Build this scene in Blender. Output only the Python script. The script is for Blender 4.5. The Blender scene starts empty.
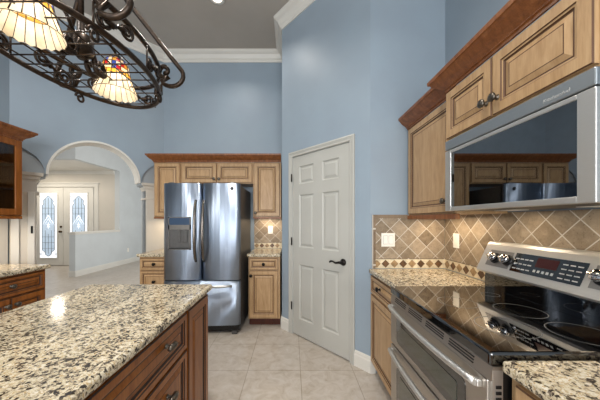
import bpy, bmesh, math, random
from mathutils import Matrix, Vector
random.seed(7)
PI = math.pi
C = bpy.context.scene.collection
SC = bpy.context.scene

# ------------------------------------------------------------------ camera, light, exposure
H = 1.315
cam_d = bpy.data.cameras.new('camera'); cam = bpy.data.objects.new('camera', cam_d); C.objects.link(cam)
cam.location = (0, 0, H); cam.rotation_euler = (PI/2, 0, 0)
cam_d.sensor_width = 36; cam_d.lens = 15.0; cam_d.shift_x = 8/600; cam_d.shift_y = 20/600
cam_d.clip_start = 0.02
SC.camera = cam
SC.view_settings.view_transform = 'Standard'; SC.view_settings.look = 'None'
SC.view_settings.gamma = 1; SC.view_settings.use_curve_mapping = False
SC.view_settings.exposure = 0.13
w = bpy.data.worlds.new('world'); SC.world = w; w.use_nodes = True
w.node_tree.nodes['Background'].inputs[0].default_value = (0.80, 0.90, 1.0, 1)
w.node_tree.nodes['Background'].inputs[1].default_value = 0.6

def area(name, loc, rot, sx, sy, power, col=(1, 1, 1), spread=PI):
    l = bpy.data.lights.new(name, 'AREA'); l.shape = 'RECTANGLE'; l.size = sx; l.size_y = sy
    l.energy = power; l.color = col; l.spread = spread
    o = bpy.data.objects.new(name, l); C.objects.link(o); o.location = loc; o.rotation_euler = rot
    return o
def point(name, loc, power, col, r=0.03):
    l = bpy.data.lights.new(name, 'POINT'); l.energy = power; l.color = col; l.shadow_soft_size = r
    o = bpy.data.objects.new(name, l); C.objects.link(o); o.location = loc
    return o
DAY = (0.97, 0.985, 1.0); WARM = (1.0, 0.80, 0.56); CAN = (1.0, 0.95, 0.88)
# daylight through the windows and glass doors of the wall behind the photographer
area('daylight_window', (-2.05, -3.18, 1.6), (-PI/2, 0, PI), 0.9, 2.2, 70, DAY)
area('daylight_window', (-0.55, -3.18, 1.6), (-PI/2, 0, PI), 0.9, 2.2, 70, DAY)
area('daylight_window', (0.75, -3.18, 1.6), (-PI/2, 0, PI), 0.7, 2.2, 50, DAY)
# unseen fill panels added beyond the arch to brighten the hall wall and header
area('hall_fill', (-1.75, 6.3, 1.7), (0, PI/2, 0), 2.6, 3.0, 60, (1.0, 0.985, 0.95))
area('hall_fill', (-4.0, 2.9, 2.2), (PI/2, 0, 0), 1.6, 2.2, 40, (1.0, 0.97, 0.93))
# recessed ceiling cans; the unseen first one is placed to brighten the microwave cabinets
for (x, y, e) in ((-0.25, 0.75, 22), (-0.83, 2.765, 10), (-1.9, 1.4, 14), (-1.9, -0.8, 14), (0.1, -1.2, 14)):
    area('ceiling_can_light', (x, y, 3.755), (0, 0, 0), 0.14, 0.14, e, CAN, 2.35)
area('foyer_can_light', (-6.9, 6.4, 2.70), (0, 0, 0), 0.3, 0.3, 17, (1, 0.90, 0.76))
area('foyer_can_light', (-5.9, 6.3, 2.70), (0, 0, 0), 0.2, 0.2, 11, (1, 0.90, 0.76))
# strips under the wall cabinets
area('under_cabinet_light', (1.17, 1.86, 1.338), (0, 0, 0), 0.05, 0.40, 2.0, WARM)
area('under_microwave_light', (1.16, 1.33, 1.358), (0, 0, 0), 0.10, 0.10, 0.5, WARM)
area('under_microwave_light', (1.16, 0.93, 1.358), (0, 0, 0), 0.10, 0.10, 0.5, WARM)
area('under_cabinet_light', (-0.34, 3.55, 1.338), (0, 0, 0), 0.26, 0.05, 1.6, WARM)
area('under_cabinet_light', (-2.76, 2.15, 1.32), (0, 0, 0), 0.05, 0.3, 3.5, WARM)
area('under_cabinet_light', (-1.66, 3.55, 1.338), (0, 0, 0), 0.26, 0.05, 1.6, WARM)

# ------------------------------------------------------------------ materials
def lin(c):
    return tuple(((v/255)/12.92 if v/255 <= 0.04045 else ((v/255+0.055)/1.055)**2.4) for v in c) + (1,)
class NT:
    def __init__(s, name):
        s.m = bpy.data.materials.new(name); s.m.use_nodes = True; s.t = s.m.node_tree
        s.p = s.t.nodes['Principled BSDF']; s.out = s.t.nodes['Material Output']
        s.co = s.n('ShaderNodeTexCoord').outputs['Object']
    def n(s, typ, **kw):
        nd = s.t.nodes.new(typ)
        for k, v in kw.items():
            if k in nd.inputs.keys() and not hasattr(nd, k): nd.inputs[k].default_value = v
            else: setattr(nd, k, v)
        return nd
    def l(s, a, b): s.t.links.new(a, b)
    def mp(s, scale=(1, 1, 1), rot=(0, 0, 0), loc=(0, 0, 0), src=None):
        m = s.n('ShaderNodeMapping'); s.l(src or s.co, m.inputs['Vector'])
        m.inputs['Scale'].default_value = scale; m.inputs['Rotation'].default_value = rot; m.inputs['Location'].default_value = loc
        return m.outputs[0]
    def noise(s, scale, vec=None, detail=3, rough=0.55, dist=0):
        n = s.n('ShaderNodeTexNoise'); s.l(vec or s.co, n.inputs['Vector'])
        n.inputs['Scale'].default_value = scale; n.inputs['Detail'].default_value = detail
        n.inputs['Roughness'].default_value = rough; n.inputs['Distortion'].default_value = dist
        return n.outputs['Fac']
    def ramp(s, fac, stops, interp='LINEAR'):
        r = s.n('ShaderNodeValToRGB'); s.l(fac, r.inputs[0]); r.color_ramp.interpolation = interp
        e = r.color_ramp.elements
        while len(e) < len(stops): e.new(0.5)
        for el, (p, c) in zip(e, stops): el.position = p; el.color = lin(c) if len(c) == 3 else c
        return r.outputs[0]
    def mix(s, fac, a, b, mode='MIX'):
        m = s.n('ShaderNodeMixRGB'); m.blend_type = mode
        for i, v in ((0, fac), (1, a), (2, b)):
            if hasattr(v, 'is_linked') or hasattr(v, 'links'): s.l(v, m.inputs[i])
            else: m.inputs[i].default_value = v
        return m.outputs[0]
    def math(s, op, a, b=None):
        m = s.n('ShaderNodeMath'); m.operation = op
        for i, v in ((0, a), (1, b)):
            if v is None: continue
            if hasattr(v, 'links'): s.l(v, m.inputs[i])
            else: m.inputs[i].default_value = v
        return m.outputs[0]
    def bump(s, h, strength=0.2, dist=0.002):
        b = s.n('ShaderNodeBump'); s.l(h, b.inputs['Height']); b.inputs['Strength'].default_value = strength
        b.inputs['Distance'].default_value = dist; s.l(b.outputs[0], s.p.inputs['Normal'])
    def fin(s, color=None, rough=0.5, metal=0, spec=0.5, coat=0):
        if color is not None:
            if hasattr(color, 'links'): s.l(color, s.p.inputs['Base Color'])
            else: s.p.inputs['Base Color'].default_value = color
        if hasattr(rough, 'links'): s.l(rough, s.p.inputs['Roughness'])
        else: s.p.inputs['Roughness'].default_value = rough
        s.p.inputs['Metallic'].default_value = metal; s.p.inputs['Specular IOR Level'].default_value = spec
        s.p.inputs['Coat Weight'].default_value = coat
        return s.m

def m_paint(name, c, rough=0.55, var=0.05, spec=0.35):
    t = NT(name); n = t.noise(2.2, detail=4)
    a = tuple(int(v*(1-var)) for v in c); b = tuple(min(255, int(v*(1+var))) for v in c)
    t.bump(t.noise(260, detail=2), 0.05, 0.001)
    return t.fin(t.ramp(n, [(0.3, a), (0.7, b)]), rough, spec=spec)
def m_wood(name, dark, mid, light, rough=0.38, grain=1.0):
    t = NT(name)
    n1 = t.noise(5.0, t.mp((6*grain, 6*grain, 0.9)), detail=6, rough=0.65, dist=0.6)
    n2 = t.noise(38, t.mp((6*grain, 6*grain, 0.35)), detail=3)
    f = t.math('ADD', t.math('MULTIPLY', n1, 0.75), t.math('MULTIPLY', n2, 0.25))
    t.bump(n2, 0.05, 0.001)
    return t.fin(t.ramp(f, [(0.3, dark), (0.5, mid), (0.72, light)]), rough, spec=0.4)
def m_plain(name, c, rough=0.5, metal=0, spec=0.5, coat=0, var=0.06, scale=30):
    t = NT(name); n = t.noise(scale, detail=2)
    a = tuple(int(v*(1-var)) for v in c); b = tuple(min(255, int(v*(1+var))) for v in c)
    return t.fin(t.ramp(n, [(0.3, a), (0.7, b)]), rough, metal, spec, coat)
def m_steel(name, c, rough=0.3, axis=(1, 1, 90), aniso=0.0):
    t = NT(name); n = t.noise(14, t.mp(axis), detail=4)
    t.p.inputs['Anisotropic'].default_value = aniso
    if aniso:
        tg = t.n('ShaderNodeTangent'); tg.direction_type = 'RADIAL'; tg.axis = 'Z'
        t.bump(t.noise(1.0, t.mp((13, 0.5, 0.06)), detail=2), 0.32, 0.02)
        t.l(tg.outputs[0], t.p.inputs['Tangent']); t.p.inputs['Anisotropic Rotation'].default_value = 0.25
    return t.fin(t.ramp(n, [(0.3, tuple(int(v*0.97) for v in c)), (0.7, c)]), rough, 1.0)
def m_granite(name):
    t = NT(name)
    d = t.n('ShaderNodeTexNoise'); t.l(t.co, d.inputs['Vector']); d.inputs['Scale'].default_value = 40; d.inputs['Detail'].default_value = 3
    vec = t.mix(0.022, t.co, d.outputs['Color'], 'ADD')
    v1 = t.n('ShaderNodeTexVoronoi'); t.l(vec, v1.inputs['Vector']); v1.inputs['Scale'].default_value = 150
    v2 = t.n('ShaderNodeTexVoronoi'); t.l(vec, v2.inputs['Vector']); v2.inputs['Scale'].default_value = 85
    sp1 = t.n('ShaderNodeSeparateColor'); t.l(v1.outputs['Color'], sp1.inputs[0])
    sp2 = t.n('ShaderNodeSeparateColor'); t.l(v2.outputs['Color'], sp2.inputs[0])
    big = t.noise(17, detail=5, rough=0.6, dist=0.8)
    mid = t.noise(75, detail=3, rough=0.6)
    a = t.math('ADD', t.math('MULTIPLY', sp1.outputs[0], 0.30), t.math('MULTIPLY', sp2.outputs[1], 0.30))
    a = t.math('ADD', a, t.math('MULTIPLY', big, 0.50)); a = t.math('ADD', a, t.math('MULTIPLY', mid, 0.45))
    a = t.math('SUBTRACT', a, 0.27)
    col = t.ramp(a, [(0.0, (30, 27, 26)), (0.325, (66, 56, 46)), (0.375, (112, 102, 90)), (0.42, (160, 146, 122)),
                     (0.47, (196, 182, 152)), (0.54, (216, 205, 180)), (0.64, (186, 160, 116)), (0.70, (226, 218, 200))], 'CONSTANT')
    col = t.mix(t.math('MULTIPLY', t.noise(300, detail=1), 0.2), col, lin((140, 120, 95)))
    return t.fin(col, 0.12, spec=0.5)
def m_travertine(name, diag, rotated=True, plane='xz', c0=(108, 93, 74), c1=(138, 122, 101), c2=(168, 152, 130), grout=(192, 185, 174)):
    t = NT(name)
    s = t.n('ShaderNodeSeparateXYZ'); t.l(t.co, s.inputs[0])
    if rotated:
        u = t.math('DIVIDE', t.math('ADD', s.outputs[0], s.outputs[2]), diag)
        v = t.math('DIVIDE', t.math('SUBTRACT', s.outputs[0], s.outputs[2]), diag)
    else:
        u = t.math('DIVIDE', s.outputs[0], diag); v = t.math('DIVIDE', s.outputs[2], diag)
    cell = t.n('ShaderNodeCombineXYZ'); t.l(t.math('FLOOR', u), cell.inputs[0]); t.l(t.math('FLOOR', v), cell.inputs[1])
    wn = t.n('ShaderNodeTexWhiteNoise'); t.l(cell.outputs[0], wn.inputs['Vector'])
    def edge(q):
        f = t.math('FRACT', q); return t.math('MINIMUM', f, t.math('SUBTRACT', 1.0, f))
    e = t.math('MINIMUM', edge(u), edge(v))
    g = t.math('LESS_THAN', e, 0.022)
    n = t.noise(26, detail=6, rough=0.65, dist=0.4)
    f = t.math('ADD', t.math('MULTIPLY', n, 0.75), t.math('MULTIPLY', wn.outputs['Value'], 0.34))
    col = t.ramp(f, [(0.28, c0), (0.55, c1), (0.85, c2)])
    pit = t.ramp(t.noise(130, detail=3), [(0.30, (110, 88, 62)), (0.37, (255, 255, 255))])
    col = t.mix(0.55, col, pit, 'MULTIPLY')
    t.bump(t.math('SUBTRACT', t.math('MINIMUM', e, 0.05), t.math('MULTIPLY', n, 0.02)), 0.5, 0.02)
    return t.fin(t.mix(g, col, lin(grout)), 0.42, spec=0.4)
def m_floor(name):
    t = NT(name)
    b = t.n('ShaderNodeTexBrick'); b.offset = 0.0; b.squash = 1.0
    t.l(t.mp(loc=(-0.0735+0.46*40, -2.186+0.46*40, 0)), b.inputs['Vector'])
    b.inputs['Scale'].default_value = 1; b.inputs['Brick Width'].default_value = 0.46; b.inputs['Row Height'].default_value = 0.46
    b.inputs['Mortar Size'].default_value = 0.0035; b.inputs['Mortar Smooth'].default_value = 0.1; b.inputs['Bias'].default_value = 0
    b.inputs['Color1'].default_value = lin((192, 185, 177)); b.inputs['Color2'].default_value = lin((198, 192, 185))
    b.inputs['Mortar'].default_value = lin((166, 158, 147))
    n = t.noise(9, detail=7, rough=0.68, dist=0.9)
    v = t.ramp(n, [(0.3, (214, 205, 192)), (0.5, (240, 235, 228)), (0.7, (255, 255, 255))])
    t.bump(b.outputs['Fac'], -0.3, 0.003)
    r = t.math('ADD', t.math('MULTIPLY', n, 0.15), 0.24)
    return t.fin(t.mix(0.9, b.outputs['Color'], v, 'MULTIPLY'), r, spec=0.4)
def m_emit(name, c, strength, base=(20, 20, 20)):
    t = NT(name); n = t.noise(9, detail=2)
    col = t.ramp(n, [(0.3, tuple(int(v*0.92) for v in c)), (0.7, c)])
    t.l(col, t.p.inputs['Emission Color']); t.p.inputs['Emission Strength'].default_value = strength
    return t.fin(lin(base), 0.3)
def m_shade(name, c):
    t = NT(name); n = t.noise(30, detail=3)
    col = t.ramp(n, [(0.3, tuple(int(v*0.85) for v in c)), (0.7, c)])
    t.fin(col, 0.3)
    tr = t.n('ShaderNodeBsdfTranslucent'); t.l(col, tr.inputs[0])
    mx = t.n('ShaderNodeMixShader'); mx.inputs[0].default_value = 0.6
    t.l(t.p.outputs[0], mx.inputs[1]); t.l(tr.outputs[0], mx.inputs[2]); t.l(mx.outputs[0], t.out.inputs[0])
    return t.m
def m_glass(name, tint=(200, 210, 215), gloss=0.18):
    t = NT(name); n = t.noise(4, detail=1)
    tr = t.n('ShaderNodeBsdfTransparent'); tr.inputs[0].default_value = lin(tint)
    gl = t.n('ShaderNodeBsdfGlossy'); gl.inputs['Roughness'].default_value = 0.03
    t.l(t.ramp(n, [(0.3, (235, 240, 245)), (0.7, (255, 255, 255))]), gl.inputs[0])
    mx = t.n('ShaderNodeMixShader'); mx.inputs[0].default_value = gloss
    t.l(tr.outputs[0], mx.inputs[1]); t.l(gl.outputs[0], mx.inputs[2]); t.l(mx.outputs[0], t.out.inputs[0])
    return t.m

M = dict(
    blue=m_paint('blue_grey_wall_paint', (147, 161, 173), 0.42, 0.02),
    hall=m_paint('pale_hall_paint', (200, 205, 206), 0.6, 0.02),
    beige=m_paint('warm_beige_paint', (204, 198, 187), 0.6, 0.02),
    greige=m_paint('grey_niche_paint', (160, 166, 170), 0.6, 0.02),
    ceil=m_paint('taupe_ceiling_paint', (176, 169, 160), 0.8, 0.02),
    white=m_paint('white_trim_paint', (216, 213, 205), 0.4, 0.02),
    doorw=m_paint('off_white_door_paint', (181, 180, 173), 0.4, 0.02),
    maple=m_wood('glazed_maple', (157, 122, 84), (179, 145, 105), (196, 164, 125)),
    maple2=m_plain('maple_glaze_line', (88, 58, 34), 0.5),
    cherry=m_wood('stained_cherry', (102, 55, 18), (135, 78, 29), (162, 102, 45), 0.3),
    cherry2=m_plain('cherry_glaze_line', (42, 20, 10), 0.45),
    crown=m_wood('cherry_crown', (98, 56, 28), (130, 78, 42), (158, 103, 60), 0.34),
    toe=m_wood('dark_toe_board', (58, 24, 12), (78, 34, 18), (92, 44, 24), 0.5),
    granite=m_granite('speckled_granite'),
    trav=m_travertine('diagonal_travertine', 0.155),
    pencil=m_travertine('travertine_edge_strip', 0.31, False, c0=(100, 82, 64), c1=(122, 104, 84), c2=(142, 122, 100)),
    cream=m_plain('cream_border_stone', (214, 200, 172), 0.45, var=0.08),
    dia_d=m_plain('dark_emperador_diamond', (96, 68, 42), 0.4, var=0.2),
    dia_m=m_plain('noce_diamond', (152, 124, 88), 0.4, var=0.15),
    floor=m_floor('travertine_floor_tile'),
    steel=m_steel('brushed_stainless', (182, 196, 216), 0.42, (1, 1, 60), 0.97),
    steelh=m_steel('brushed_stainless_horizontal', (222, 220, 216), 0.42, (1, 60, 60)),
    steelo=m_steel('warm_stainless', (192, 185, 177), 0.38, (1, 60, 60)),
    steelk=m_steel('grey_knob_plate', (150, 148, 146), 0.45, (1, 60, 60)),
    steelb=m_steel('grey_stainless', (176, 182, 186), 0.42, (1, 60, 60)),
    steelp=m_steel('satin_stainless', (214, 212, 208), 0.5, (1, 60, 60)),
    steeld=m_steel('dark_polished_steel', (124, 116, 108), 0.24, (1, 1, 60)),
    grey=m_plain('grey_appliance_side', (78, 76, 74), 0.45),
    black=m_plain('black_plastic', (14, 14, 15), 0.4),
    bglass=m_plain('black_ceramic_glass', (7, 7, 8), 0.035, spec=1.0, coat=0.6, var=0.3),
    mglass=m_plain('smoked_mirror_glass', (122, 125, 128), 0.02, metal=1.0, var=0.02),
    oglass=m_plain('oven_window_glass', (52, 56, 46), 0.06, spec=0.8, coat=0.5),
    ring=m_plain('grey_burner_print', (104, 104, 103), 0.25),
    bronze=m_plain('oil_rubbed_bronze', (30, 26, 24), 0.3, 0.7),
    pewter=m_plain('antique_pewter', (98, 92, 84), 0.28, 0.9, var=0.2),
    chrome=m_plain('polished_chrome', (210, 210, 212), 0.1, 1.0, var=0.03),
    iron=m_plain('dark_wrought_iron', (52, 40, 31), 0.3, 0.6, var=0.25, scale=60),
    plate=m_plain('ivory_switch_plate', (236, 232, 222), 0.35, var=0.02),
    brass=m_plain('dark_brass', (70, 52, 30), 0.35, 0.8),
    dispb=m_emit('blue_dispenser_display', (40, 78, 120), 0.25, (20, 40, 60)),
    redl=m_emit('dim_red_display', (120, 16, 12), 0.12, (34, 6, 5)),
    label=m_plain('pale_button_print', (178, 178, 176), 0.5),
    glassc=m_glass('cabinet_glass', (205, 208, 210), 0.05),
    sky_glass=m_emit('daylit_leaded_glass', (166, 182, 198), 0.82, (160, 175, 190)),
    frost=m_emit('daylit_frosted_glass', (240, 244, 250), 1.0, (220, 225, 230)),
    came=m_plain('lead_came', (96, 104, 112), 0.4, 0.3),
    shade_cream=m_shade('cream_art_glass', (238, 220, 186)),
    shade_white=m_shade('opal_art_glass', (246, 234, 208)),
    shade_yel=m_shade('amber_art_glass', (226, 168, 62)),
    shade_red=m_shade('red_art_glass', (186, 30, 36)),
    shade_blue=m_shade('blue_art_glass', (54, 84, 190)),
    bulb=m_emit('warm_lamp_bulb', (255, 220, 160), 2.5, (255, 240, 220)),
    can=m_emit('ceiling_can_lens', (255, 240, 215), 4.0, (255, 250, 240)),
)

# ------------------------------------------------------------------ mesh builder
class MB:
    def __init__(s): s.b = bmesh.new()
    def face(s, vs, mi=0, smooth=False):
        try: f = s.b.faces.new(vs)
        except ValueError: return None
        f.material_index = mi; f.smooth = smooth; return f
    def box(s, x0, x1, y0, y1, z0, z1, bev=0, mi=0, seg=2):
        if bev:
            t = bmesh.new()
            bmesh.ops.create_cube(t, size=1)
            for v in t.verts: v.co = Vector((x0+(v.co.x+.5)*(x1-x0), y0+(v.co.y+.5)*(y1-y0), z0+(v.co.z+.5)*(z1-z0)))
            bmesh.ops.bevel(t, geom=t.edges[:], offset=bev, segments=seg, profile=0.5, affect='EDGES', clamp_overlap=True)
            s.absorb(t, mi); return s
        v = [s.b.verts.new((x, y, z)) for z in (z0, z1) for y in (y0, y1) for x in (x0, x1)]
        for f in ((0, 2, 3, 1), (4, 5, 7, 6), (0, 1, 5, 4), (1, 3, 7, 5), (3, 2, 6, 7), (2, 0, 4, 6)): s.face([v[i] for i in f], mi)
        return s
    def absorb(s, t, mi=0, smooth=False):
        mp = {v: s.b.verts.new(v.co) for v in t.verts}
        for f in t.faces: s.face([mp[v] for v in f.verts], mi, smooth)
        t.free()
    def prism(s, pts, plane, d0, d1, mi=0, smooth_side=False):
        def P(a, b, d):
            return {'xy': (a, b, d), 'xz': (a, d, b), 'yz': (d, a, b)}[plane]
        A = [s.b.verts.new(P(a, b, d0)) for a, b in pts]; B = [s.b.verts.new(P(a, b, d1)) for a, b in pts]
        n = len(pts)
        s.face(A, mi); s.face(B[::-1], mi)
        for i in range(n): s.face([A[i], B[i], B[(i+1) % n], A[(i+1) % n]], mi, smooth_side)
        return s
    def rects(s, x0, x1, z0, z1, levels, mis=None):
        """nested rectangles in the xz plane: levels = [(inset, y)...], last one filled"""
        prev = None
        for k, (i, y) in enumerate(levels):
            cur = [s.b.verts.new(p) for p in ((x0+i, y, z0+i), (x1-i, y, z0+i), (x1-i, y, z1-i), (x0+i, y, z1-i))]
            mi = (mis[k] if mis else 0)
            if prev is None: s.face(cur[::-1], mi)
            else:
                for j in range(4): s.face([prev[j], prev[(j+1) % 4], cur[(j+1) % 4], cur[j]], mi)
            prev = cur
        s.face(prev, mis[-1] if mis else 0)
        return s
    def tube(s, pts, r, seg=8, closed=False, mi=0, sx=1.0):
        pts = [Vector(p) for p in pts]; n = len(pts); rings = []
        up = None
        for i, p in enumerate(pts):
            if closed: d = pts[(i+1) % n]-pts[i-1]
            else: d = pts[min(i+1, n-1)]-pts[max(i-1, 0)]
            d.normalize()
            if up is None:
                up = Vector((0, 0, 1)) if abs(d.z) < 0.9 else Vector((1, 0, 0))
            up = (up-d*up.dot(d)); up.normalize(); side = d.cross(up)
            rr = r[i] if isinstance(r, (list, tuple)) else r
            rings.append([s.b.verts.new(p+(side*math.cos(a)*sx+up*math.sin(a))*rr) for a in [2*PI*k/seg for k in range(seg)]])
        m = n if closed else n-1
        for i in range(m):
            a, b = rings[i], rings[(i+1) % n]
            for k in range(seg): s.face([a[k], a[(k+1) % seg], b[(k+1) % seg], b[k]], mi, True)
        if not closed: s.face(rings[0][::-1], mi); s.face(rings[-1], mi)
        return s
    def lathe(s, prof, org, axis=(0, 0, 1), seg=16, mi=0, smooth=True, caps=True):
        ax = Vector(axis).normalized(); org = Vector(org)
        u = ax.cross(Vector((0, 0, 1)) if abs(ax.z) < 0.9 else Vector((1, 0, 0))).normalized(); v = ax.cross(u)
        rings = []
        for (r, h) in prof:
            rings.append([s.b.verts.new(org+ax*h+(u*math.cos(2*PI*k/seg)+v*math.sin(2*PI*k/seg))*max(r, 1e-4)) for k in range(seg)])
        for a, b in zip(rings, rings[1:]):
            for k in range(seg): s.face([a[k], a[(k+1) % seg], b[(k+1) % seg], b[k]], mi, smooth)
        if caps: s.face(rings[0][::-1], mi); s.face(rings[-1], mi)
        return s
    def sweep(s, path, prof, mi=0, mis=None):
        """profile (out, z) swept along a polyline in xy, 'out' to the right of the path, mitred"""
        P = [Vector((p[0], p[1])) for p in path]; n = len(P); rings = []
        for i in range(n):
            d0 = (P[i]-P[i-1]).normalized() if i else (P[1]-P[0]).normalized()
            d1 = (P[i+1]-P[i]).normalized() if i < n-1 else d0
            n0 = Vector((d0.y, -d0.x)); n1 = Vector((d1.y, -d1.x)); m = (n0+n1); m = m/(m.dot(n0))
            rings.append([s.b.verts.new((P[i].x+m.x*o, P[i].y+m.y*o, z)) for o, z in prof])
        k = len(prof)
        for a, b in zip(rings, rings[1:]):
            for j in range(k): s.face([a[j], a[(j+1) % k], b[(j+1) % k], b[j]], mis[j] if mis else mi)
        s.face(rings[0][::-1], mi); s.face(rings[-1], mi)
        return s

def link(name, mb, mats, parent=None, label=None, loc=None, rz=0):
    bmesh.ops.recalc_face_normals(mb.b, faces=mb.b.faces[:])
    me = bpy.data.meshes.new(name); mb.b.to_mesh(me); mb.b.free()
    for m in (mats if isinstance(mats, (list, tuple)) else [mats]): me.materials.append(M[m])
    o = bpy.data.objects.new(name, me); C.objects.link(o)
    if parent: o.parent = parent
    if loc: o.location = loc
    o.rotation_euler.z = rz
    if label: o['label'] = label
    return o
def thing(name, label, cat, loc=(0, 0, 0), rz=0, group=None):
    o = bpy.data.objects.new(name, None); C.objects.link(o); o.location = loc; o.rotation_euler = (0, 0, rz)
    o['label'] = label; o['category'] = cat
    if group: o['group'] = group
    return o
def tag(o, label, cat, group=None):
    o['label'] = label; o['category'] = cat
    if group: o['group'] = group
    return o
def struct(name, mb, mats, parent=None, loc=None, rz=0, label=None):
    o = link(name, mb, mats, parent, label, loc, rz)
    if not parent: o['kind'] = 'structure'
    return o

# ------------------------------------------------------------------ the room
CZ = 3.77; RX = 1.32; CY = 2.154; LX = -2.95
DA = (-0.122, 3.05); DB = (0.676, CY); DTH = math.atan2(DB[1]-DA[1], DB[0]-DA[0]); DL = math.hypot(DB[0]-DA[0], DB[1]-DA[1])
BY = 3.68; AA = (LX, 2.61); AB = (-1.88, BY); AL = math.hypot(AB[0]-AA[0], AB[1]-AA[1])
T = 0.12
struct('floor', MB().box(-9, 2.2, -3.4, 9, -0.1, 0), 'floor')
struct('ceiling', MB().box(-9, 2.2, -3.4, 9, CZ, CZ+0.1), 'ceil')
struct('wall_right', MB().box(RX, RX+T, -3.2, CY+T, 0, CZ), 'blue')
struct('wall_corner', MB().box(DB[0], RX, CY, CY+T, 0, CZ), 'blue')
struct('wall_side', MB().box(DA[0], DA[0]+T, DA[1]+0.02, BY+T, 0, CZ), 'blue')
struct('wall_back', MB().box(AB[0], DA[0], BY, BY+T, 0, CZ), 'blue')
struct('wall_left', MB().box(LX-T, LX, -3.2, AA[1], 0, CZ), 'blue')
mb = MB()
for x0, x1 in ((LX, -2.5), (-1.6, -1.0), (-0.1, 0.4), (1.1, RX)): mb.box(x0, x1, -3.3, -3.2, 0, CZ)
for x0, x1 in ((-2.5, -1.6), (-1.0, -0.1), (0.4, 1.1)): mb.box(x0, x1, -3.3, -3.2, 0, 0.5); mb.box(x0, x1, -3.3, -3.2, 2.7, CZ)
struct('wall_rear', mb, 'blue')
# angled pantry wall with its door opening
LF0, LF1, LT = 0.2015, 0.982, 2.035
mb = MB(); g = 0.008
mb.box(0, LF0-g, 0, T, 0, CZ).box(LF1+g, DL, 0, T, 0, CZ).box(LF0-g, LF1+g, 0, T, LT+g, CZ)
wp = struct('wall_pantry', mb, 'blue', loc=(DA[0], DA[1], 0), rz=DTH)
# angled wall with the arch: back layer, plus the front layer with the quarter arches
U0, U1, SP = 0.27, 1.205, 1.83
uc = (U0+U1)/2; R = (U1-U0)/2
arc = [(uc-R*math.cos(a), SP+R*math.sin(a)) for a in [PI*k/28 for k in range(29)]]
mb = MB(); P0, P1 = 0.20, 1.275
mb.prism([(0, 0), (P0, 0), (P0, 1.765), (U0, 1.80)]+arc+[(U1, 1.80), (P1, 1.765), (P1, 0), (AL, 0), (AL, CZ), (0, CZ)], 'xz', 0.025, 0.20)
struct('wall_arch_core', mb, 'greige', loc=(AA[0], AA[1], 0), rz=PI/4)
mb = MB(); q1 = [(0+0.262*math.sin(a), SP+0.27*math.cos(a)) for a in [PI/2*k/12 for k in range(13)]]
q2 = [(AL-0.297*math.sin(a), SP+0.29*math.cos(a)) for a in [PI/2*k/12 for k in range(12, -1, -1)]]
mb.prism(q1+arc+q2+[(AL, CZ), (0, CZ)], 'xz', 0, 0.025)
struct('wall_arch', mb, 'blue', loc=(AA[0], AA[1], 0), rz=PI/4)
# light band round the arch soffit
mb = MB()
o_ = [(uc-(R+0.0)*math.cos(a), SP+(R+0.0)*math.sin(a)) for a in [PI*k/28 for k in range(29)]]
i_ = [(uc-(R-0.022)*math.cos(a), SP+(R-0.022)*math.sin(a)) for a in [PI*k/28 for k in range(28, -1, -1)]]
mb.prism(o_+i_, 'xz', -0.008, 0.208)
struct('trim_1', mb, 'white', loc=(AA[0], AA[1], 0), rz=PI/4)
# piers under the arch with their moulded caps
capp = [(0, 1.725), (0.010, 1.725), (0.014, 1.745), (0.026, 1.76), (0.028, 1.785), (0.05, 1.80), (0.056, SP), (0, SP)]
for u0, u1, nm in ((0.0, P0, 'pillar_left'), (P1, AL, 'pillar_right')):
    mb = MB().box(u0, u1, -0.012, 0.215, 0, SP-0.1)
    p = struct(nm, mb, 'beige', loc=(AA[0], AA[1], 0), rz=PI/4)
    mb = MB()
    if u0 < 0.1: path = [(u0+0.06, -0.0), (u1, -0.0), (u1, 0.20)]
    else: path = [(u0, 0.20), (u0, -0.0), (u1-0.06, -0.0)]
    mb.sweep(path, capp); mb.box(u0, u1, 0.0, 0.2, 1.725, SP)
    link('cap', mb, 'beige', p)
    mb = MB(); mb.sweep(path, [(0, 1.60), (0.016, 1.60), (0.02, 1.612), (0.016, 1.625), (0, 1.625)])
    link('necking', mb, 'beige', p)
# white casing beside the left pier, with its dark hinge
mb = MB().box(0.01, 0.07, -0.035, -0.013, 0.0, 1.62, 0.004).box(0.13, 0.185, -0.04, -0.013, 0.0, 1.62, 0.004)
cs = struct('trim_2', mb, 'white', loc=(AA[0], AA[1], 0), rz=PI/4)
link('hinge', MB().box(0.155, 0.171, -0.048, -0.041, 1.17, 1.25, 0.002), 'bronze', cs)
struct('trim_8', MB().box(LX, LX+0.02, 2.44, 2.58, 0, 1.62, 0.003), 'white')
# ceiling cornice along the kitchen walls
cor = [(0, CZ-0.14), (0.012, CZ-0.14), (0.018, CZ-0.115), (0.035, CZ-0.095), (0.055, CZ-0.05), (0.085, CZ-0.03), (0.10, CZ-0.012), (0.10, CZ), (0, CZ)]
path = [(LX, -3.2), AA, AB, (DA[0], BY), DA, DB, (RX, CY), (RX, -3.2)]
struct('trim_3', MB().sweep(path, cor), 'white')
# baseboards
bs = [(0, 0), (0.016, 0), (0.016, 0.10), (0.011, 0.115), (0.012, 0.125), (0.006, 0.14), (0, 0.14)]
dv = Vector((math.cos(DTH), math.sin(DTH)))
def dp(s): return (DA[0]+dv.x*s, DA[1]+dv.y*s)
struct('baseboard_left', MB().sweep([(DA[0], 3.14), DA, dp(LF0-0.063)], bs), 'white')
struct('baseboard_right', MB().sweep([dp(LF1+0.063), DB, (0.715, CY)], bs), 'white')
# pantry door
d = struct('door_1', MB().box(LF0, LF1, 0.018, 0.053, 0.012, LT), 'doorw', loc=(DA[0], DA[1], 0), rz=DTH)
mb = MB()
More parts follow.
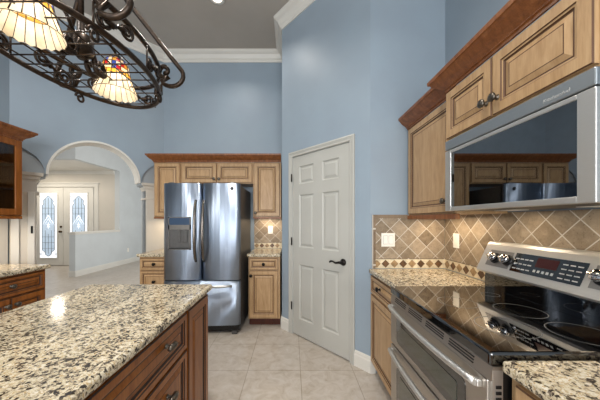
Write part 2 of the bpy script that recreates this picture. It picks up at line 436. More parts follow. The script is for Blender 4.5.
# stiles, rails and six raised panels on the face
cols = ((LF0+0.105, LF0+0.325), (LF0+0.445, LF0+0.66)); rows = ((0.20, 0.815), (1.01, 1.60), (1.72, 1.92))
xs = [LF0]+[v for c in cols for v in c]+[LF1]; zs = [0.012]+[v for r in rows for v in r]+[LT]
for i in range(0, 5, 2): mb.box(xs[i], xs[i+1], 0.0, 0.018, zs[0], zs[-1])
for i in (1, 3):
    for j in range(0, 7, 2): mb.box(xs[i], xs[i+1], 0.0, 0.018, zs[j], zs[j+1])
for (a, b_) in cols:
    for (z0, z1) in rows: mb.rects(a, b_, z0, z1, [(0, 0.0175), (0, 0.0), (0.012, 0.012), (0.022, 0.012), (0.042, 0.003)])
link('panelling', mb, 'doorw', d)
mb = MB(); cw = 0.058
prof = [(0, 0), (0.008, -0.014), (0.022, -0.012), (0.046, -0.02), (cw, -0.016), (cw, 0)]
def casing(mb, x0, x1, zt):
    n = len(prof); A = []
    for (fx, fz) in ((lambda o: x0-o, lambda o: 0), (lambda o: x0-o, lambda o: zt+o), (lambda o: x1+o, lambda o: zt+o), (lambda o: x1+o, lambda o: 0)):
        A.append([mb.b.verts.new((fx(o), y, fz(o))) for o, y in prof])
    for a, b_ in zip(A, A[1:]):
        for j in range(n): mb.face([a[j], a[(j+1) % n], b_[(j+1) % n], b_[j]])
    mb.face(A[0]); mb.face(A[-1])
casing(mb, LF0-0.004, LF1+0.004, LT+0.004)
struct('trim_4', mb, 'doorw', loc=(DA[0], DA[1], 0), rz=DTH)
for z in (0.33, 1.07, 1.80):
    mb = MB().box(LF0-0.012, LF0+0.004, -0.021, -0.0175, z-0.045, z+0.045); mb.lathe([(0.007, -0.045), (0.007, 0.045)], (LF0-0.002, -0.022, z), seg=8)
    link('hinge', mb, 'bronze', d)
mb = MB(); lx = LF1-0.068; lz = 0.915
mb.lathe([(0.033, 0), (0.033, 0.006), (0.026, 0.012), (0.012, 0.018), (0.012, 0.05)], (lx, 0, lz), (0, -1, 0), 18)
mb.tube([(lx+0.012, -0.05, lz), (lx-0.01, -0.052, lz+0.002), (lx-0.05, -0.054, lz-0.008), (lx-0.085, -0.053, lz+0.004), (lx-0.115, -0.05, lz+0.003), (lx-0.125, -0.05, lz-0.01)],
        [0.012, 0.013, 0.010, 0.008, 0.009, 0.008], 10)
link('lever_handle', mb, 'bronze', d)

# ------------------------------------------------------------------ hall and foyer beyond the arch
HX = -5.0; HY0 = 5.77; FY = 7.25; FZ = 2.73
mb = MB().box(HX-0.14, HX, HY0, FY, 0, 1.0).box(HX-0.14, HX, FY, 9, 0, CZ).box(HX-0.14, HX, HY0, FY, FZ, CZ)
mb.box(-8.6, HX-0.14, HY0, HY0+0.14, FZ, CZ)
struct('wall_hall', mb, 'hall')
struct('wall_foyer', MB().box(-8.6, HX-0.14, FY, FY+0.12, 0, FZ), 'beige')
struct('wall_far', MB().box(HX, 2.0, 8.9, 9.0, 0, CZ), 'hall')
struct('wall_far_left', MB().box(-8.7, -8.6, -3.2, 9, 0, CZ), 'hall')
struct('ceiling_foyer', MB().box(-8.6, HX-0.14, HY0+0.142, FY, FZ, FZ+0.06), 'white')
struct('trim_5', MB().box(HX-0.17, HX+0.03, HY0-0.03, FY, 1.0, 1.035, 0.006).box(HX-0.155, HX+0.015, HY0-0.015, FY, 0.975, 1.0), 'white')
struct('trim_6', MB().sweep([(-8.6, FY), (HX-0.14, FY)], [(0, FZ-0.09), (0.02, FZ-0.09), (0.05, FZ-0.02), (0.06, FZ), (0, FZ)]), 'white')
struct('baseboard_hall', MB().sweep([(HX, 8.9), (HX, HY0), (HX-0.14, HY0)][::-1], bs), 'white')
o = MB().box(-0.035, 0.035, -0.006, 0, -0.057, 0.057, 0.003)
for s in (-0.022, 0.022): o.box(-0.012, 0.012, -0.008, -0.005, s-0.014, s+0.014, 0.002)
def front_door(nm, x0, x1):
    d = struct(nm, MB().box(x0, x1, FY-0.045, FY-0.005, 0.01, 2.25, 0.003), 'white')
    gx0, gx1, gz0, gz1 = x0+0.205, x1-0.165, 0.23, 2.09
    w_ = gx1-gx0
    gl = link('glass', MB().box(gx0, gx1, FY-0.052, FY-0.0455, gz0, gz1), 'frost', d)
    cx = (gx0+gx1)/2
    # blue field with a pointed ogee head and foot
    hw = w_/2-0.07
    prof_ = [(-hw, gz0+0.22), (-hw*0.55, gz0+0.16), (-hw*0.45, gz0+0.09), (0, gz0+0.04), (hw*0.45, gz0+0.09), (hw*0.55, gz0+0.16), (hw, gz0+0.22),
             (hw, gz1-0.36), (hw*0.75, gz1-0.30), (hw*0.85, gz1-0.22), (hw*0.45, gz1-0.15), (0, gz1-0.07), (-hw*0.45, gz1-0.15), (-hw*0.85, gz1-0.22), (-hw*0.75, gz1-0.30), (-hw, gz1-0.36)]
    link('blue_field', MB().prism([(cx+a, b_) for a, b_ in prof_], 'xz', FY-0.056, FY-0.0525), 'sky_glass', gl)
    zc = gz0+0.92
    mb = MB()
    for s in (0.235, 0.16): 
        k = [(cx, FY-0.059, zc+s*1.25), (cx+s*0.8, FY-0.059, zc), (cx, FY-0.059, zc-s*1.25), (cx-s*0.8, FY-0.059, zc)]
        mb.tube(k, 0.018 if s > 0.2 else 0.009, 6, closed=True)
    for q in range(6):
        a = q*PI/3; mb.tube([(cx, FY-0.059, zc), (cx+0.05*math.sin(a), FY-0.059, zc+0.09*math.cos(a))], 0.007, 6)
    link('diamond', mb, 'frost', gl)
    mb = MB()
    for fx in (-0.5, 0, 0.5): mb.tube([(cx+fx*hw, FY-0.058, gz0+0.12), (cx+fx*hw, FY-0.058, zc-0.24 if fx == 0 else zc-0.13)], 0.005, 6).tube([(cx+fx*hw, FY-0.058, zc+0.24 if fx == 0 else zc+0.13), (cx+fx*hw, FY-0.058, gz1-0.15)], 0.005, 6)
    for k in range(9):
        z = gz0+0.27+k*0.165
        if abs(z-zc) > 0.2 and z < gz1-0.3: mb.tube([(cx-hw, FY-0.058, z), (cx+hw, FY-0.058, z)], 0.004, 6)
    mb.tube([(cx+a, FY-0.058, b_) for a, b_ in prof_], 0.007, 6, closed=True)
    for z in (gz0+0.1, gz1-0.1):
        for s in (-1, 1):
            mb.tube([(cx+s*(w_/2-0.03)+0.035*math.cos(a)*(1-a/9), FY-0.056, z+0.05*math.sin(a)*(1-a/9)) for a in [k*0.6 for k in range(12)]], 0.004, 5)
    link('came', mb, 'came', gl)
    mb = MB(); mb.rects(gx0-0.03, gx1+0.03, gz0-0.03, gz1+0.03, [(0, FY-0.046), (0.006, FY-0.06), (0.026, FY-0.06), (0.03, FY-0.054)])
    fr = MB()
    for a in (gx0-0.03, gx1): fr.box(a, a+0.03, FY-0.062, FY-0.0455, gz0-0.03, gz1+0.03, 0.004)
    for a in (gz0-0.03, gz1): fr.box(gx0, gx1, FY-0.062, FY-0.0455, a, a+0.03, 0.004)
    mb.b.free()
    link('glass_frame', fr, 'white', d)
    return d
d2 = front_door('door_2', -7.46, -6.60)
d3 = front_door('door_3', -6.59, -5.73)
mb = MB().lathe([(0.03, 0), (0.03, 0.01), (0.012, 0.015), (0.012, 0.03), (0.03, 0.04), (0.03, 0.06), (0.01, 0.07)], (-6.65, FY-0.045, 0.98), (0, -1, 0), 12)
mb.lathe([(0.028, 0), (0.028, 0.02), (0.012, 0.025)], (-6.65, FY-0.045, 1.12), (0, -1, 0), 12)
link('door_knob', mb, 'brass', d2)
mb = MB()
for x0, x1 in ((-7.58, -7.47), (-5.72, -5.61)): mb.box(x0, x1, FY-0.03, FY, 0, 2.27, 0.004)
mb.box(-7.58, -5.61, FY-0.03, FY, 2.27, 2.36, 0.004).box(-7.61, -5.58, FY-0.05, FY, 2.36, 2.40, 0.006)
struct('trim_7', mb, 'white')
# ceiling can in the kitchen ceiling
t = thing('recessed_light', 'small recessed light in the grey ceiling above the refrigerator wall', 'ceiling light', (-0.83, 2.765, CZ))
link('trim_ring', MB().lathe([(0.085, 0.0), (0.085, -0.006), (0.06, -0.008), (0.055, -0.001)], (0, 0, 0), (0, 0, 1), 24), 'white', t)
link('lens', MB().lathe([(0.055, -0.001), (0.05, -0.003)], (0, 0, 0), (0, 0, 1), 24), 'can', t)

# ------------------------------------------------------------------ backsplashes
def splash(name, loc, rz, L, z1, strip_left=False, strip_top=None):
    """diagonal tile field over a row of diamonds, at a wall; local x 0..L"""
    zb = 0.902
    p = struct(name, MB().box(0, L, -0.010, -0.001, zb, z1), 'trav', loc=loc, rz=rz)
    mb = MB().box(0, L, -0.0125, -0.0105, zb, zb+0.077, mi=0)
    pch = 0.0755; n = int(L/pch)+1
    for k in range(n):
        cx = pch*(k+0.5); r = 0.0345
        pts = [(cx-r, zb+0.0385), (cx, zb+0.0385-r), (cx+r, zb+0.0385), (cx, zb+0.0385+r)]
        if cx+r > L-0.002:
            if cx >= L-0.01: continue
            e = L-0.002-cx
            pts = [(cx-r, zb+0.0385), (cx, zb+0.0385-r), (cx+e, zb+0.0385-r+max(e, 0)), (cx+e, zb+0.0385+r-max(e, 0)), (cx, zb+0.0385+r)]
        mb.prism(pts, 'xz', -0.014, -0.0126, mi=1+(k % 2))
    link('diamond_border', mb, ['cream', 'dia_m', 'dia_d'], p)
    mb = MB().box(0, L, -0.0135, -0.0105, zb+0.0775, zb+0.083)
    if strip_left: mb.box(0, 0.028, -0.0145, -0.0105, zb, z1)
    if strip_top: mb.box(strip_top[0], strip_top[1], -0.014, -0.0105, z1-0.03, z1)
    link('edge_strip', mb, 'pencil', p)
    return p
splash('backsplash_corner', (DB[0]+0.012, CY, 0), 0, RX-DB[0]-0.0225, 1.36, True, (0.03, 0.33))
splash('backsplash_right', (RX, CY-0.0115, 0), -PI/2, CY-0.2, 1.362)
splash('backsplash_back', (-0.555, BY, 0), 0, 0.4335-0.012, 1.36)
def wall_plate(name, label, loc, rz, rockers):
    t = thing(name, label, 'light switch' if name == 'light_switch' else 'outlet', loc, rz)
    hw = 0.035+0.023*(rockers-1)
    link('cover_plate', MB().box(-hw, hw, -0.006, 0, -0.058, 0.058, 0.003), 'plate', t)
    for k in range(rockers):
        cx = (k-(rockers-1)/2)*0.046
        if name == 'light_switch':
            mb = MB().prism([(-0.0067, -0.034), (-0.010, -0.034), (-0.0072, 0), (-0.0072, 0.034), (-0.0067, 0.034)], 'yz', cx-0.0165, cx+0.0165)
            rk = link('rocker_gap_shade', MB().box(cx-0.019, cx+0.019, -0.0066, -0.006, -0.037, 0.037), 'greige', t)  # grey sheet stands in for the shaded gap round the rocker
            link('rocker', mb, 'plate', rk)
        else:
            for s in (-0.021, 0.021): link('receptacle', MB().box(cx-0.016, cx+0.016, -0.008, -0.0065, s-0.015, s+0.015, 0.002), 'plate', t)
    return t
wall_plate('light_switch', 'wide ivory double rocker switch on the tiled wall left of the corner', (0.823, CY-0.0105, 1.145), 0, 2)
wall_plate('power_outlet', 'ivory plate on the tiled right wall just left of the range', (RX-0.0105, 1.99, 1.15), -PI/2, 1)
wall_plate('power_outlet', 'ivory plate on the tiled wall beside the refrigerator', (-0.315, BY-0.0105, 1.17), 0, 1)
wall_plate('power_outlet', 'tiny white outlet low on the pale hall half wall beyond the arch', (HX+0.001, 7.62, 0.40), PI/2, 1)

# ------------------------------------------------------------------ cabinets
def panel(mb, x0, x1, z0, z1, t=0.02, fw=0.055):
    """raised-panel front, back at y=0, face at y=-t; slot 1 is the dark glaze in the grooves"""
    f = min(fw, (x1-x0)*0.28, (z1-z0)*0.3)
    lv = [(0, -0.0005), (0, -t+0.004), (0.004, -t), (f-0.010, -t), (f-0.006, -t+0.004), (f, -t+0.005), (f+0.004, -t+0.010), (f+0.009, -t+0.010), (f+0.03, -t+0.003), (f+0.034, -t+0.003)]
    mi = [0, 0, 1, 0, 1, 0, 1, 1, 0, 1, 0]
    lim = min(x1-x0, z1-z0)/2-0.006
    lv = [(min(i, lim), y) for i, y in lv]
    # rings: the face between level k-1 and k takes mi[k]
    mb.rects(x0, x1, z0, z1, lv, mi[:len(lv)]); mb.b.faces.ensure_lookup_table(); mb.b.faces[-1].material_index = 0
def knob(mb, x, z, y=-0.02, k=1.25):
    mb.lathe([(0.010*k, 0), (0.010*k, 0.003), (0.005*k, 0.006), (0.005*k, 0.016), (0.013*k, 0.020), (0.0165*k, 0.026), (0.015*k, 0.032), (0.006*k, 0.036)], (x, y, z), (0, -1, 0), 14)
def pull(mb, x, z, y=-0.02):
    mb.lathe([(0.011, 0), (0.011, 0.003), (0.006, 0.006), (0.006, 0.02)], (x, y, z), (0, -1, 0), 12)
    mb.tube([(x-0.032, y-0.026, z), (x-0.022, y-0.027, z), (x, y-0.03, z), (x+0.022, y-0.027, z), (x+0.032, y-0.026, z)], [0.006, 0.012, 0.014, 0.012, 0.006], 10)
def cabinet(name, label, loc, rz, wd, dp_, z0, z1, fronts, wood='maple', toe=0, kn='pewter', rail=0, cat='cabinet'):
    t = thing(name, label, cat, (loc[0], loc[1], z0), rz)
    h = z1-z0
    mb = MB().box(0, wd, 0, dp_, toe, h)
    link('body', mb, wood, t)
    if toe: link('toe_kick', MB().box(0.0, wd, 0.07, dp_-0.01, 0, toe-0.001), 'toe', t)
    if rail: link('light_rail', MB().box(0, wd, -0.012, 0.02, -rail, -0.001, 0.003).box(0, 0.02, 0.02, dp_, -rail, -0.001), 'crown', t)
    for (kind, x0, x1, a, b_, kx, kz) in fronts:
        mb = MB(); panel(mb, x0, x1, a-z0, b_-z0, fw=0.055 if kind == 'door' else 0.036)
        fr = link('drawer_front' if kind == 'drawer' else 'door', mb, [wood, wood+'2'], t)
        for kk in (kx if isinstance(kx, (list, tuple)) else [kx]):
            if kk is None: continue
            mb = MB(); (pull if kn == 'pull' else knob)(mb, kk, kz-z0)
            link('pull' if kn == 'pull' else 'knob', mb, 'pewter' if kn == 'pull' else kn, fr)
    return t
CT = 0.90; CB = 0.862
def worktop(name, label, x0, x1, y0, y1, edges_bev=0.012, loc=None):
    cx, cy = (x0+x1)/2, (y0+y1)/2
    o = link(name, MB().box(x0-cx, x1-cx, y0-cy, y1-cy, 0, CT-CB, edges_bev, seg=4), 'granite', loc=(cx, cy, CB))
    for f in o.data.polygons: f.use_smooth = False
    tag(o, label, 'countertop'); return o

# refrigerator wall: uppers (face y = 3.33)
UY = 3.35; UZ0, UZ1 = 1.355, 2.085
cabinet('wall_cabinet', 'narrow tall maple wall cabinet left of the refrigerator top', (-1.845, UY), 0, 0.362, BY-UY-0.002, UZ0, UZ1,
        [('door', 0.012, 0.352, UZ0+0.01, UZ1-0.012, None, 0)], rail=0.022)
cabinet('bridge_cabinet', 'short two-door maple cabinet above the refrigerator', (-1.481, UY), 0, 0.960, BY-UY-0.002, 1.80, UZ1,
        [('door', 0.012, 0.472, 1.812, UZ1-0.012, 0.445, 1.86), ('door', 0.484, 0.948, 1.812, UZ1-0.012, 0.512, 1.86)])
cabinet('wall_cabinet', 'narrow tall maple wall cabinet between refrigerator and pantry wall', (-0.519, UY), 0, 0.372, BY-UY-0.014, UZ0, UZ1,
        [('door', 0.012, 0.352, UZ0+0.01, UZ1-0.012, 0.034, 1.41)], rail=0.022)
cprof = [(0, 2.086), (0.008, 2.086), (0.008, 2.10), (0.016, 2.103), (0.016, 2.11), (0.024, 2.118), (0.04, 2.128), (0.062, 2.15), (0.07, 2.163), (0.078, 2.165), (0.08, 2.185), (0, 2.185)]
def crown(name, label, path):
    z0 = 2.086; cx = path[0][0]; cy = path[0][1]
    mb = MB(); mb.sweep([(a-cx, b_-cy) for a, b_ in path], [(o_, z-z0) for o_, z in cprof], mis=[0]*len(cprof))
    return tag(link(name, mb, ['crown'], loc=(cx, cy, z0)), label, 'moulding')
def rev(p): return p[::-1]
crown('crown_molding', 'dark cherry crown moulding along the cabinets over the refrigerator', [(-1.845, BY-0.02), (-1.845, UY-0.005), (-0.146, UY-0.005)])
# base cabinets beside the refrigerator
FYB = 3.08
cabinet('base_cabinet', 'small maple drawer cabinet left of the refrigerator', (-1.875, FYB), 0, 0.385, BY-FYB-0.002, 0, CB-0.002,
        [('drawer', 0.012, 0.375, 0.70, 0.845, 0.19, 0.775), ('drawer', 0.012, 0.375, 0.42, 0.69, 0.19, 0.56), ('drawer', 0.012, 0.375, 0.115, 0.41, 0.19, 0.26)], toe=0.10, kn='bronze')
cabinet('base_cabinet', 'maple cabinet with one drawer and door between refrigerator and pantry wall', (-0.535, FYB), 0, 0.388, BY-FYB-0.002, 0, CB-0.002,
        [('drawer', 0.012, 0.362, 0.705, 0.845, 0.187, 0.775), ('door', 0.012, 0.362, 0.115, 0.692, 0.034, 0.635)], toe=0.10, kn='bronze')
worktop('countertop', 'short granite top on the drawer cabinet left of the refrigerator', -1.90, -1.487, 3.045, BY-0.002)
worktop('countertop', 'short granite top right of the refrigerator under the lit tile', -0.553, -0.144, 3.045, BY-0.012)

# ------------------------------------------------------------------ refrigerator
FW, FH = 0.885, 1.737
t = thing('refrigerator', 'stainless french-door refrigerator with ice dispenser and bottom freezer', 'refrigerator', (-1.482, 2.854, 0))
link('body', MB().box(0.004, FW-0.004, 0.075, 0.78, 0.035, 1.715, 0.006), 'grey', t, 'dark grey side and back casing')
def bowed(x0, x1, z0, z1, bow=0.022, c=0.02):
    n = 16; pts = []
    for k in range(n+1):
        s = k/n; x = x0+(x1-x0)*s
        e = min(s*(x1-x0), (1-s)*(x1-x0)); y = -bow*(4*s*(1-s))+bow
        if e < c: y += c-math.sqrt(max(0, c*c-(c-e)**2))
        pts.append((x, y))
    # denser corners
    return MB().prism([(x1, 0.07), (x0, 0.07)]+pts, 'xy', z0, z1, smooth_side=True)
def add_smooth(o):
    for f in o.data.polygons: f.use_smooth = len(f.vertices) == 4 and abs(f.normal.z) < 0.1
dl = link('door', bowed(0.0, 0.439, 0.628, FH), 'steel', t)
dr = link('door', bowed(0.446, FW, 0.628, FH), 'steel', t)
fz = link('freezer_drawer', bowed(0.0, FW, 0.105, 0.614, 0.026), 'steel', t)
for par, x in ((dl, 0.383), (dr, 0.475)):
    n = 15; pts = []; rr = []
    for k in range(n):
        s = k/(n-1); pts.append((x, 0.0-0.055*math.sin(PI*s)**0.5+0.004, 0.84+0.70*s)); rr.append(0.015+0.003*math.sin(PI*s))
    link('handle', MB().tube(pts, rr, 10), 'steeld', par)
pts = [(0.10+0.69*k/14, -0.06*math.sin(PI*k/14)**0.5+0.006, 0.563) for k in range(15)]
link('handle', MB().tube(pts, 0.013, 10), 'steelh', fz)
mb = MB()
dx0, dx1, dz0, dz1 = 0.072, 0.327, 0.975, 1.35
ds = link('dispenser', MB().box(dx0, dx0+0.012, -0.006, 0.03, dz0, dz1).box(dx1-0.012, dx1, -0.006, 0.03, dz0, dz1).box(dx0, dx1, -0.006, 0.03, dz0, dz0+0.012)
          .box(dx0, dx1, -0.006, 0.03, 1.205, 1.26).box(dx0, dx1, -0.006, 0.03, dz1-0.010, dz1), 'steeld', dl)
link('control_screen', MB().box(dx0+0.012, dx1-0.012, -0.004, 0.02, 1.26, dz1-0.01), 'dispb', ds)
link('alcove', MB().box(dx0+0.012, dx1-0.012, -0.001, 0.003, dz0+0.012, 1.205), 'grey', ds)
mb = MB().box(0.185, 0.215, -0.012, -0.0015, 1.06, 1.20, 0.006).box(0.245, 0.29, -0.012, -0.0015, 1.06, 1.20, 0.006)
link('paddle', mb, 'grey', ds)
link('drip_tray', MB().box(dx0+0.012, dx1-0.012, -0.02, -0.0015, dz0+0.012, dz0+0.024, 0.003), 'black', ds)
link('badge', MB().lathe([(0.02, 0), (0.02, 0.003), (0.016, 0.005)], (0.795, 0.006, 1.675), (0, -1, 0), 18), 'black', dr)
link('base_grille', MB().box(0.01, FW-0.01, 0.05, 0.08, 0.035, 0.098), 'black', t)
for x in (0.04, FW-0.10): link('foot', MB().box(x, x+0.065, 0.02, 0.12, 0, 0.034, 0.008), 'grey', t)
for x in (0.05, FW-0.12): link('hinge_cover', MB().box(x, x+0.07, 0.03, 0.14, 1.716, 1.752, 0.01), 'grey', t)

# ------------------------------------------------------------------ right wall: uppers, microwave
RF = 1.0; MF = 0.945; RY = 1.512
cabinet('wall_cabinet', 'single-door maple wall cabinet in the corner left of the microwave', (RF, CY-0.012), -PI/2, CY-0.012-RY-0.005, RX-RF-0.012, UZ0, UZ1,
        [('door', 0.03, 0.628, UZ0+0.008, UZ1-0.012, 0.55, 1.435)], rail=0.034)
cabinet('bridge_cabinet', 'short two-door maple cabinet above the microwave', (MF, RY), -PI/2, 0.752, RX-MF-0.002, 1.788, UZ1,
        [('door', 0.008, 0.350, 1.798, UZ1-0.012, 0.322, 1.868), ('door', 0.356, 0.744, 1.798, UZ1-0.012, 0.386, 1.868)])
crown('crown_molding', 'cherry crown moulding stepping along the cabinets over the microwave', [(RX-0.01, CY-0.013), (RF-0.004, CY-0.013), (RF-0.004, RY+0.004), (MF-0.004, RY+0.004), (MF-0.004, 0.758), (RX-0.01, 0.758)][::1])
MX = 0.925; MZ = 1.368; MW = 0.750; MH = 0.417
t = thing('microwave', 'stainless over-the-range microwave with dark mirrored window', 'microwave', (MX, RY-0.001, MZ), -PI/2)
link('body', MB().box(0, MW, 0.03, RX-MX-0.012, 0.0, MH, 0.003), 'black', t)
vt = link('vent_band', MB().box(0, MW, 0.0, 0.0295, MH-0.056, MH, 0.004), 'steelb', t)
dm = MB(); wx0, wx1, wz0, wz1 = 0.052, MW-0.052, 0.024, 0.338
dm.box(0, wx0, 0, 0.029, 0, MH-0.061, 0.003).box(wx1, MW, 0, 0.029, 0, MH-0.061, 0.003).box(wx0, wx1, 0, 0.029, 0, wz0, 0.003).box(wx0, wx1, 0, 0.029, wz1, MH-0.061, 0.003)
dm = link('door', dm, 'steelh', t)
link('window', MB().box(wx0-0.002, wx1+0.002, 0.003, 0.028, wz0-0.002, wz1+0.002), 'mglass', dm)
def lettering(name, txt, parent, loc, rot, size, mat):
    cu = bpy.data.curves.new(name, 'FONT'); cu.body = txt; cu.size = size; cu.extrude = 0.0004; cu.align_x = 'CENTER'
    cu.materials.append(M[mat]); tmp = bpy.data.objects.new('lettering_source', cu); me = bpy.data.meshes.new_from_object(tmp); bpy.data.objects.remove(tmp); bpy.data.curves.remove(cu)
    o = bpy.data.objects.new(name, me); C.objects.link(o); o.parent = parent; o.location = loc; o.rotation_euler = rot
    return o
lettering('logo_lettering', 'KitchenAid', vt, (0.635, -0.0008, MH-0.042), (PI/2, 0, 0), 0.020, 'label')
for x in (0.12, 0.52): link('lamp_lens', MB().box(x, x+0.12, 0.2, 0.28, -0.003, -0.0005), 'plate', t)

# ------------------------------------------------------------------ right base run and range
BF = 0.69
cabinet('base_cabinet', 'maple cabinet with drawer and door in the corner left of the range', (BF, CY-0.002), -PI/2, CY-RY-0.006, RX-BF-0.002, 0, CB-0.002,
        [('drawer', 0.02, 0.62, 0.70, 0.845, 0.25, 0.785), ('door', 0.02, 0.62, 0.115, 0.688, 0.56, 0.64)], toe=0.10, kn='bronze')
cabinet('base_cabinet', 'maple cabinet under the near granite top right of the range', (0.655, 0.744), -PI/2, 0.64, RX-0.655-0.002, 0, CB-0.002,
        [('drawer', 0.03, 0.62, 0.70, 0.845, 0.32, 0.775), ('door', 0.03, 0.62, 0.115, 0.688, 0.58, 0.64)], toe=0.10, kn='bronze')
worktop('countertop', 'granite top in the corner left of the range', 0.655, RX-0.012, RY+0.002, CY-0.012)
worktop('countertop', 'granite top nearest the camera right of the range', 0.622, RX-0.012, 0.10, 0.746)

t = thing('range', 'stainless double-oven range with black glass cooktop', 'range', (0.60, RY-0.002, 0), -PI/2)
RW = 0.758; RD = RX-0.60-0.018
link('body', MB().box(0.0, RW, 0.035, RD, 0.05, 0.873), 'black', t)
mb = MB()
for k in range(7): mb.box(RW-0.0005, RW+0.0035, 0.012, 0.028, 0.70+k*0.018, 0.709+k*0.018)
link('side_panel', MB().box(RW-0.012, RW+0.001, 0.003, 0.034, 0.05, 0.862), 'steelh', t)
link('side_vent', mb, 'black', t)
ck = link('cooktop', MB().box(-0.002, RW+0.002, -0.006, 0.57, 0.874, 0.917, 0.008, seg=3), 'bglass', t)
for (wx, wy, r) in ((1.0, 1.10, 0.092), (0.80, 0.935, 0.098), (1.02, 0.875, 0.098), (0.80, 1.21, 0.085), (1.06, 1.335, 0.04)):
    lx_, ly_ = (RY-0.002)-wy, wx-0.60
    n = 48; mb = MB(); A = []
    for rr in (r, r-0.0035):
        A.append([mb.b.verts.new((lx_+rr*math.cos(2*PI*k/n), ly_+rr*math.sin(2*PI*k/n), 0.9174)) for k in range(n)])
    for k in range(n): mb.face([A[0][k], A[0][(k+1) % n], A[1][(k+1) % n], A[1][k]])
    link('burner_ring', mb, 'ring', ck)
mb = MB().prism([(-0.004, 0.830), (0.034, 0.830), (0.034, 0.873), (0.004, 0.873)], 'yz', 0, RW)
vs = link('vent_strip', mb, 'steelo', t)
mb = MB()
for gk in range(4):
    for j in range(3):
        z = 0.842+j*0.0095; x0 = 0.06+gk*0.165
        y = -0.004+(z-0.830)/0.043*0.008
        mb.box(x0, x0+0.13, y-0.002, y+0.004, z, z+0.004)
link('vent_slot', mb, 'black', vs)
def oven_door(z0, z1, wz0, wz1, hz, wx0=0.10, wx1=0.64):
    dd = MB(); x0, x1 = 0.003, RW-0.013
    dd.box(x0, wx0, -0.004, 0.034, z0, z1, 0.004).box(wx1, x1, -0.004, 0.034, z0, z1, 0.004)
    dd.box(wx0-0.004, wx1+0.004, -0.004, 0.034, z0, wz0, 0.004).box(wx0-0.004, wx1+0.004, -0.004, 0.034, wz1, z1, 0.004)
    dd = link('oven_door', dd, 'steelo', t)
    # dark rounded surround with a smoked pane
    def rr(x0, x1, z0, z1, r):
        P = []
        for cx, cz, a0 in ((x1-r, z1-r, 0), (x0+r, z1-r, PI/2), (x0+r, z0+r, PI), (x1-r, z0+r, 3*PI/2)):
            P += [(cx+r*math.cos(a0+k*PI/12), cz+r*math.sin(a0+k*PI/12)) for k in range(7)]
        return P
    wf = link('window_surround', MB().prism(rr(wx0-0.012, wx1+0.012, wz0-0.012, wz1+0.012, 0.025), 'xz', -0.0065, -0.003), 'bglass', dd)
    link('window', MB().prism(rr(wx0+0.03, wx1-0.03, wz0+0.022, wz1-0.022, 0.012), 'xz', -0.0085, -0.0065), 'oglass', wf)
    n = 21; pts = []
    for k in range(n):
        s = k/(n-1); pts.append((0.028+(RW-0.066)*s, -0.020-0.022*math.sin(PI*s)**0.7, hz))
    hh = MB().tube(pts, 0.0125, 12, sx=1.0)
    for x in (0.03, RW-0.04): hh.box(x-0.010, x+0.010, -0.022, -0.0035, hz-0.012, hz+0.012, 0.004)
    link('handle', hh, 'steelh', dd)
oven_door(0.587, 0.827, 0.635, 0.755, 0.803)
oven_door(0.105, 0.575, 0.19, 0.475, 0.548)
link('kick_plate', MB().box(0.01, RW-0.01, 0.03, 0.05, 0.0, 0.10), 'black', t)
link('riser', MB().box(0.0, RW, 0.565, 0.60, 0.90, 1.025), 'bglass', t)
# control backguard: tilted stainless face
bg = link('control_panel', MB().prism([(0.600, 0.92), (0.600, 1.012), (0.519, 1.012), (0.5145, 1.022), (0.583, 1.172), (0.594, 1.184), (0.612, 1.187), (RD, 1.18), (RD, 0.92)], 'yz', -0.001, RW+0.001), 'steelp', t)
fy, fz_ = (0.583-0.5145), (1.172-1.022); fl = math.hypot(fy, fz_); fy /= fl; fz_ /= fl     # up direction along the face
def onface(x, s, out): return (x, 0.5145+fy*s-fz_*out, 1.022+fz_*s+fy*out)
def faceplate(mb, x0, x1, s0, s1, o0, o1, mi=0):
    v = [mb.b.verts.new(onface(x, s, o)) for o in (o0, o1) for s in (s0, s1) for x in (x0, x1)]
    for f in ((0, 2, 3, 1), (4, 5, 7, 6), (0, 1, 5, 4), (1, 3, 7, 5), (3, 2, 6, 7), (2, 0, 4, 6)): mb.face([v[i] for i in f], mi)
def lx2(y): return (RY-0.002)-y
for a, b_ in ((1.462, 1.312), (0.955, 0.79)):
    mb = MB(); faceplate(mb, lx2(a), lx2(b_), 0.038, 0.132, 0, 0.0015); link('knob_plate', mb, 'steelk', bg)
mb = MB(); faceplate(mb, lx2(1.298), lx2(0.98), 0.034, 0.134, 0, 0.002)
dsp = link('touch_panel', mb, 'bglass', bg)
mb = MB(); faceplate(mb, lx2(1.18), lx2(1.085), 0.078, 0.124, 0.002, 0.0026); link('clock_display', mb, 'redl', dsp)
for (x0, nx, dx, wx_, s0, ns, dss, hs) in ((lx2(1.288), 4, 0.024, 0.018, 0.050, 3, 0.026, 0.006), (lx2(1.18), 5, 0.020, 0.011, 0.052, 1, 0, 0.012), (lx2(1.068), 3, 0.028, 0.02, 0.047, 4, 0.021, 0.005)):
    mb = MB()
    for i in range(nx):
        for j in range(ns): faceplate(mb, x0+i*dx, x0+i*dx+wx_, s0+j*dss, s0+j*dss+hs, 0.002, 0.0026)
    link('button_print', mb, 'label', dsp)
nrm = Vector((0, -fz_, fy))
for y in (1.410, 1.330, 0.922, 0.84):
    c = onface(lx2(y), 0.085, 0.0015)
    mb = MB().lathe([(0.030, 0), (0.030, 0.006), (0.027, 0.010)], c, nrm, 20); k1 = link('knob_base', mb, 'black', bg)
    mb = MB().lathe([(0.023, 0.010), (0.024, 0.030), (0.021, 0.035), (0.005, 0.036)], c, nrm, 20)
    c2 = Vector(c)+nrm*0.037
    mb.tube([c2+Vector((-0.022, 0, 0)), c2+Vector((0.022, 0, 0))], 0.006, 8)
    link('knob', mb, 'chrome', k1)

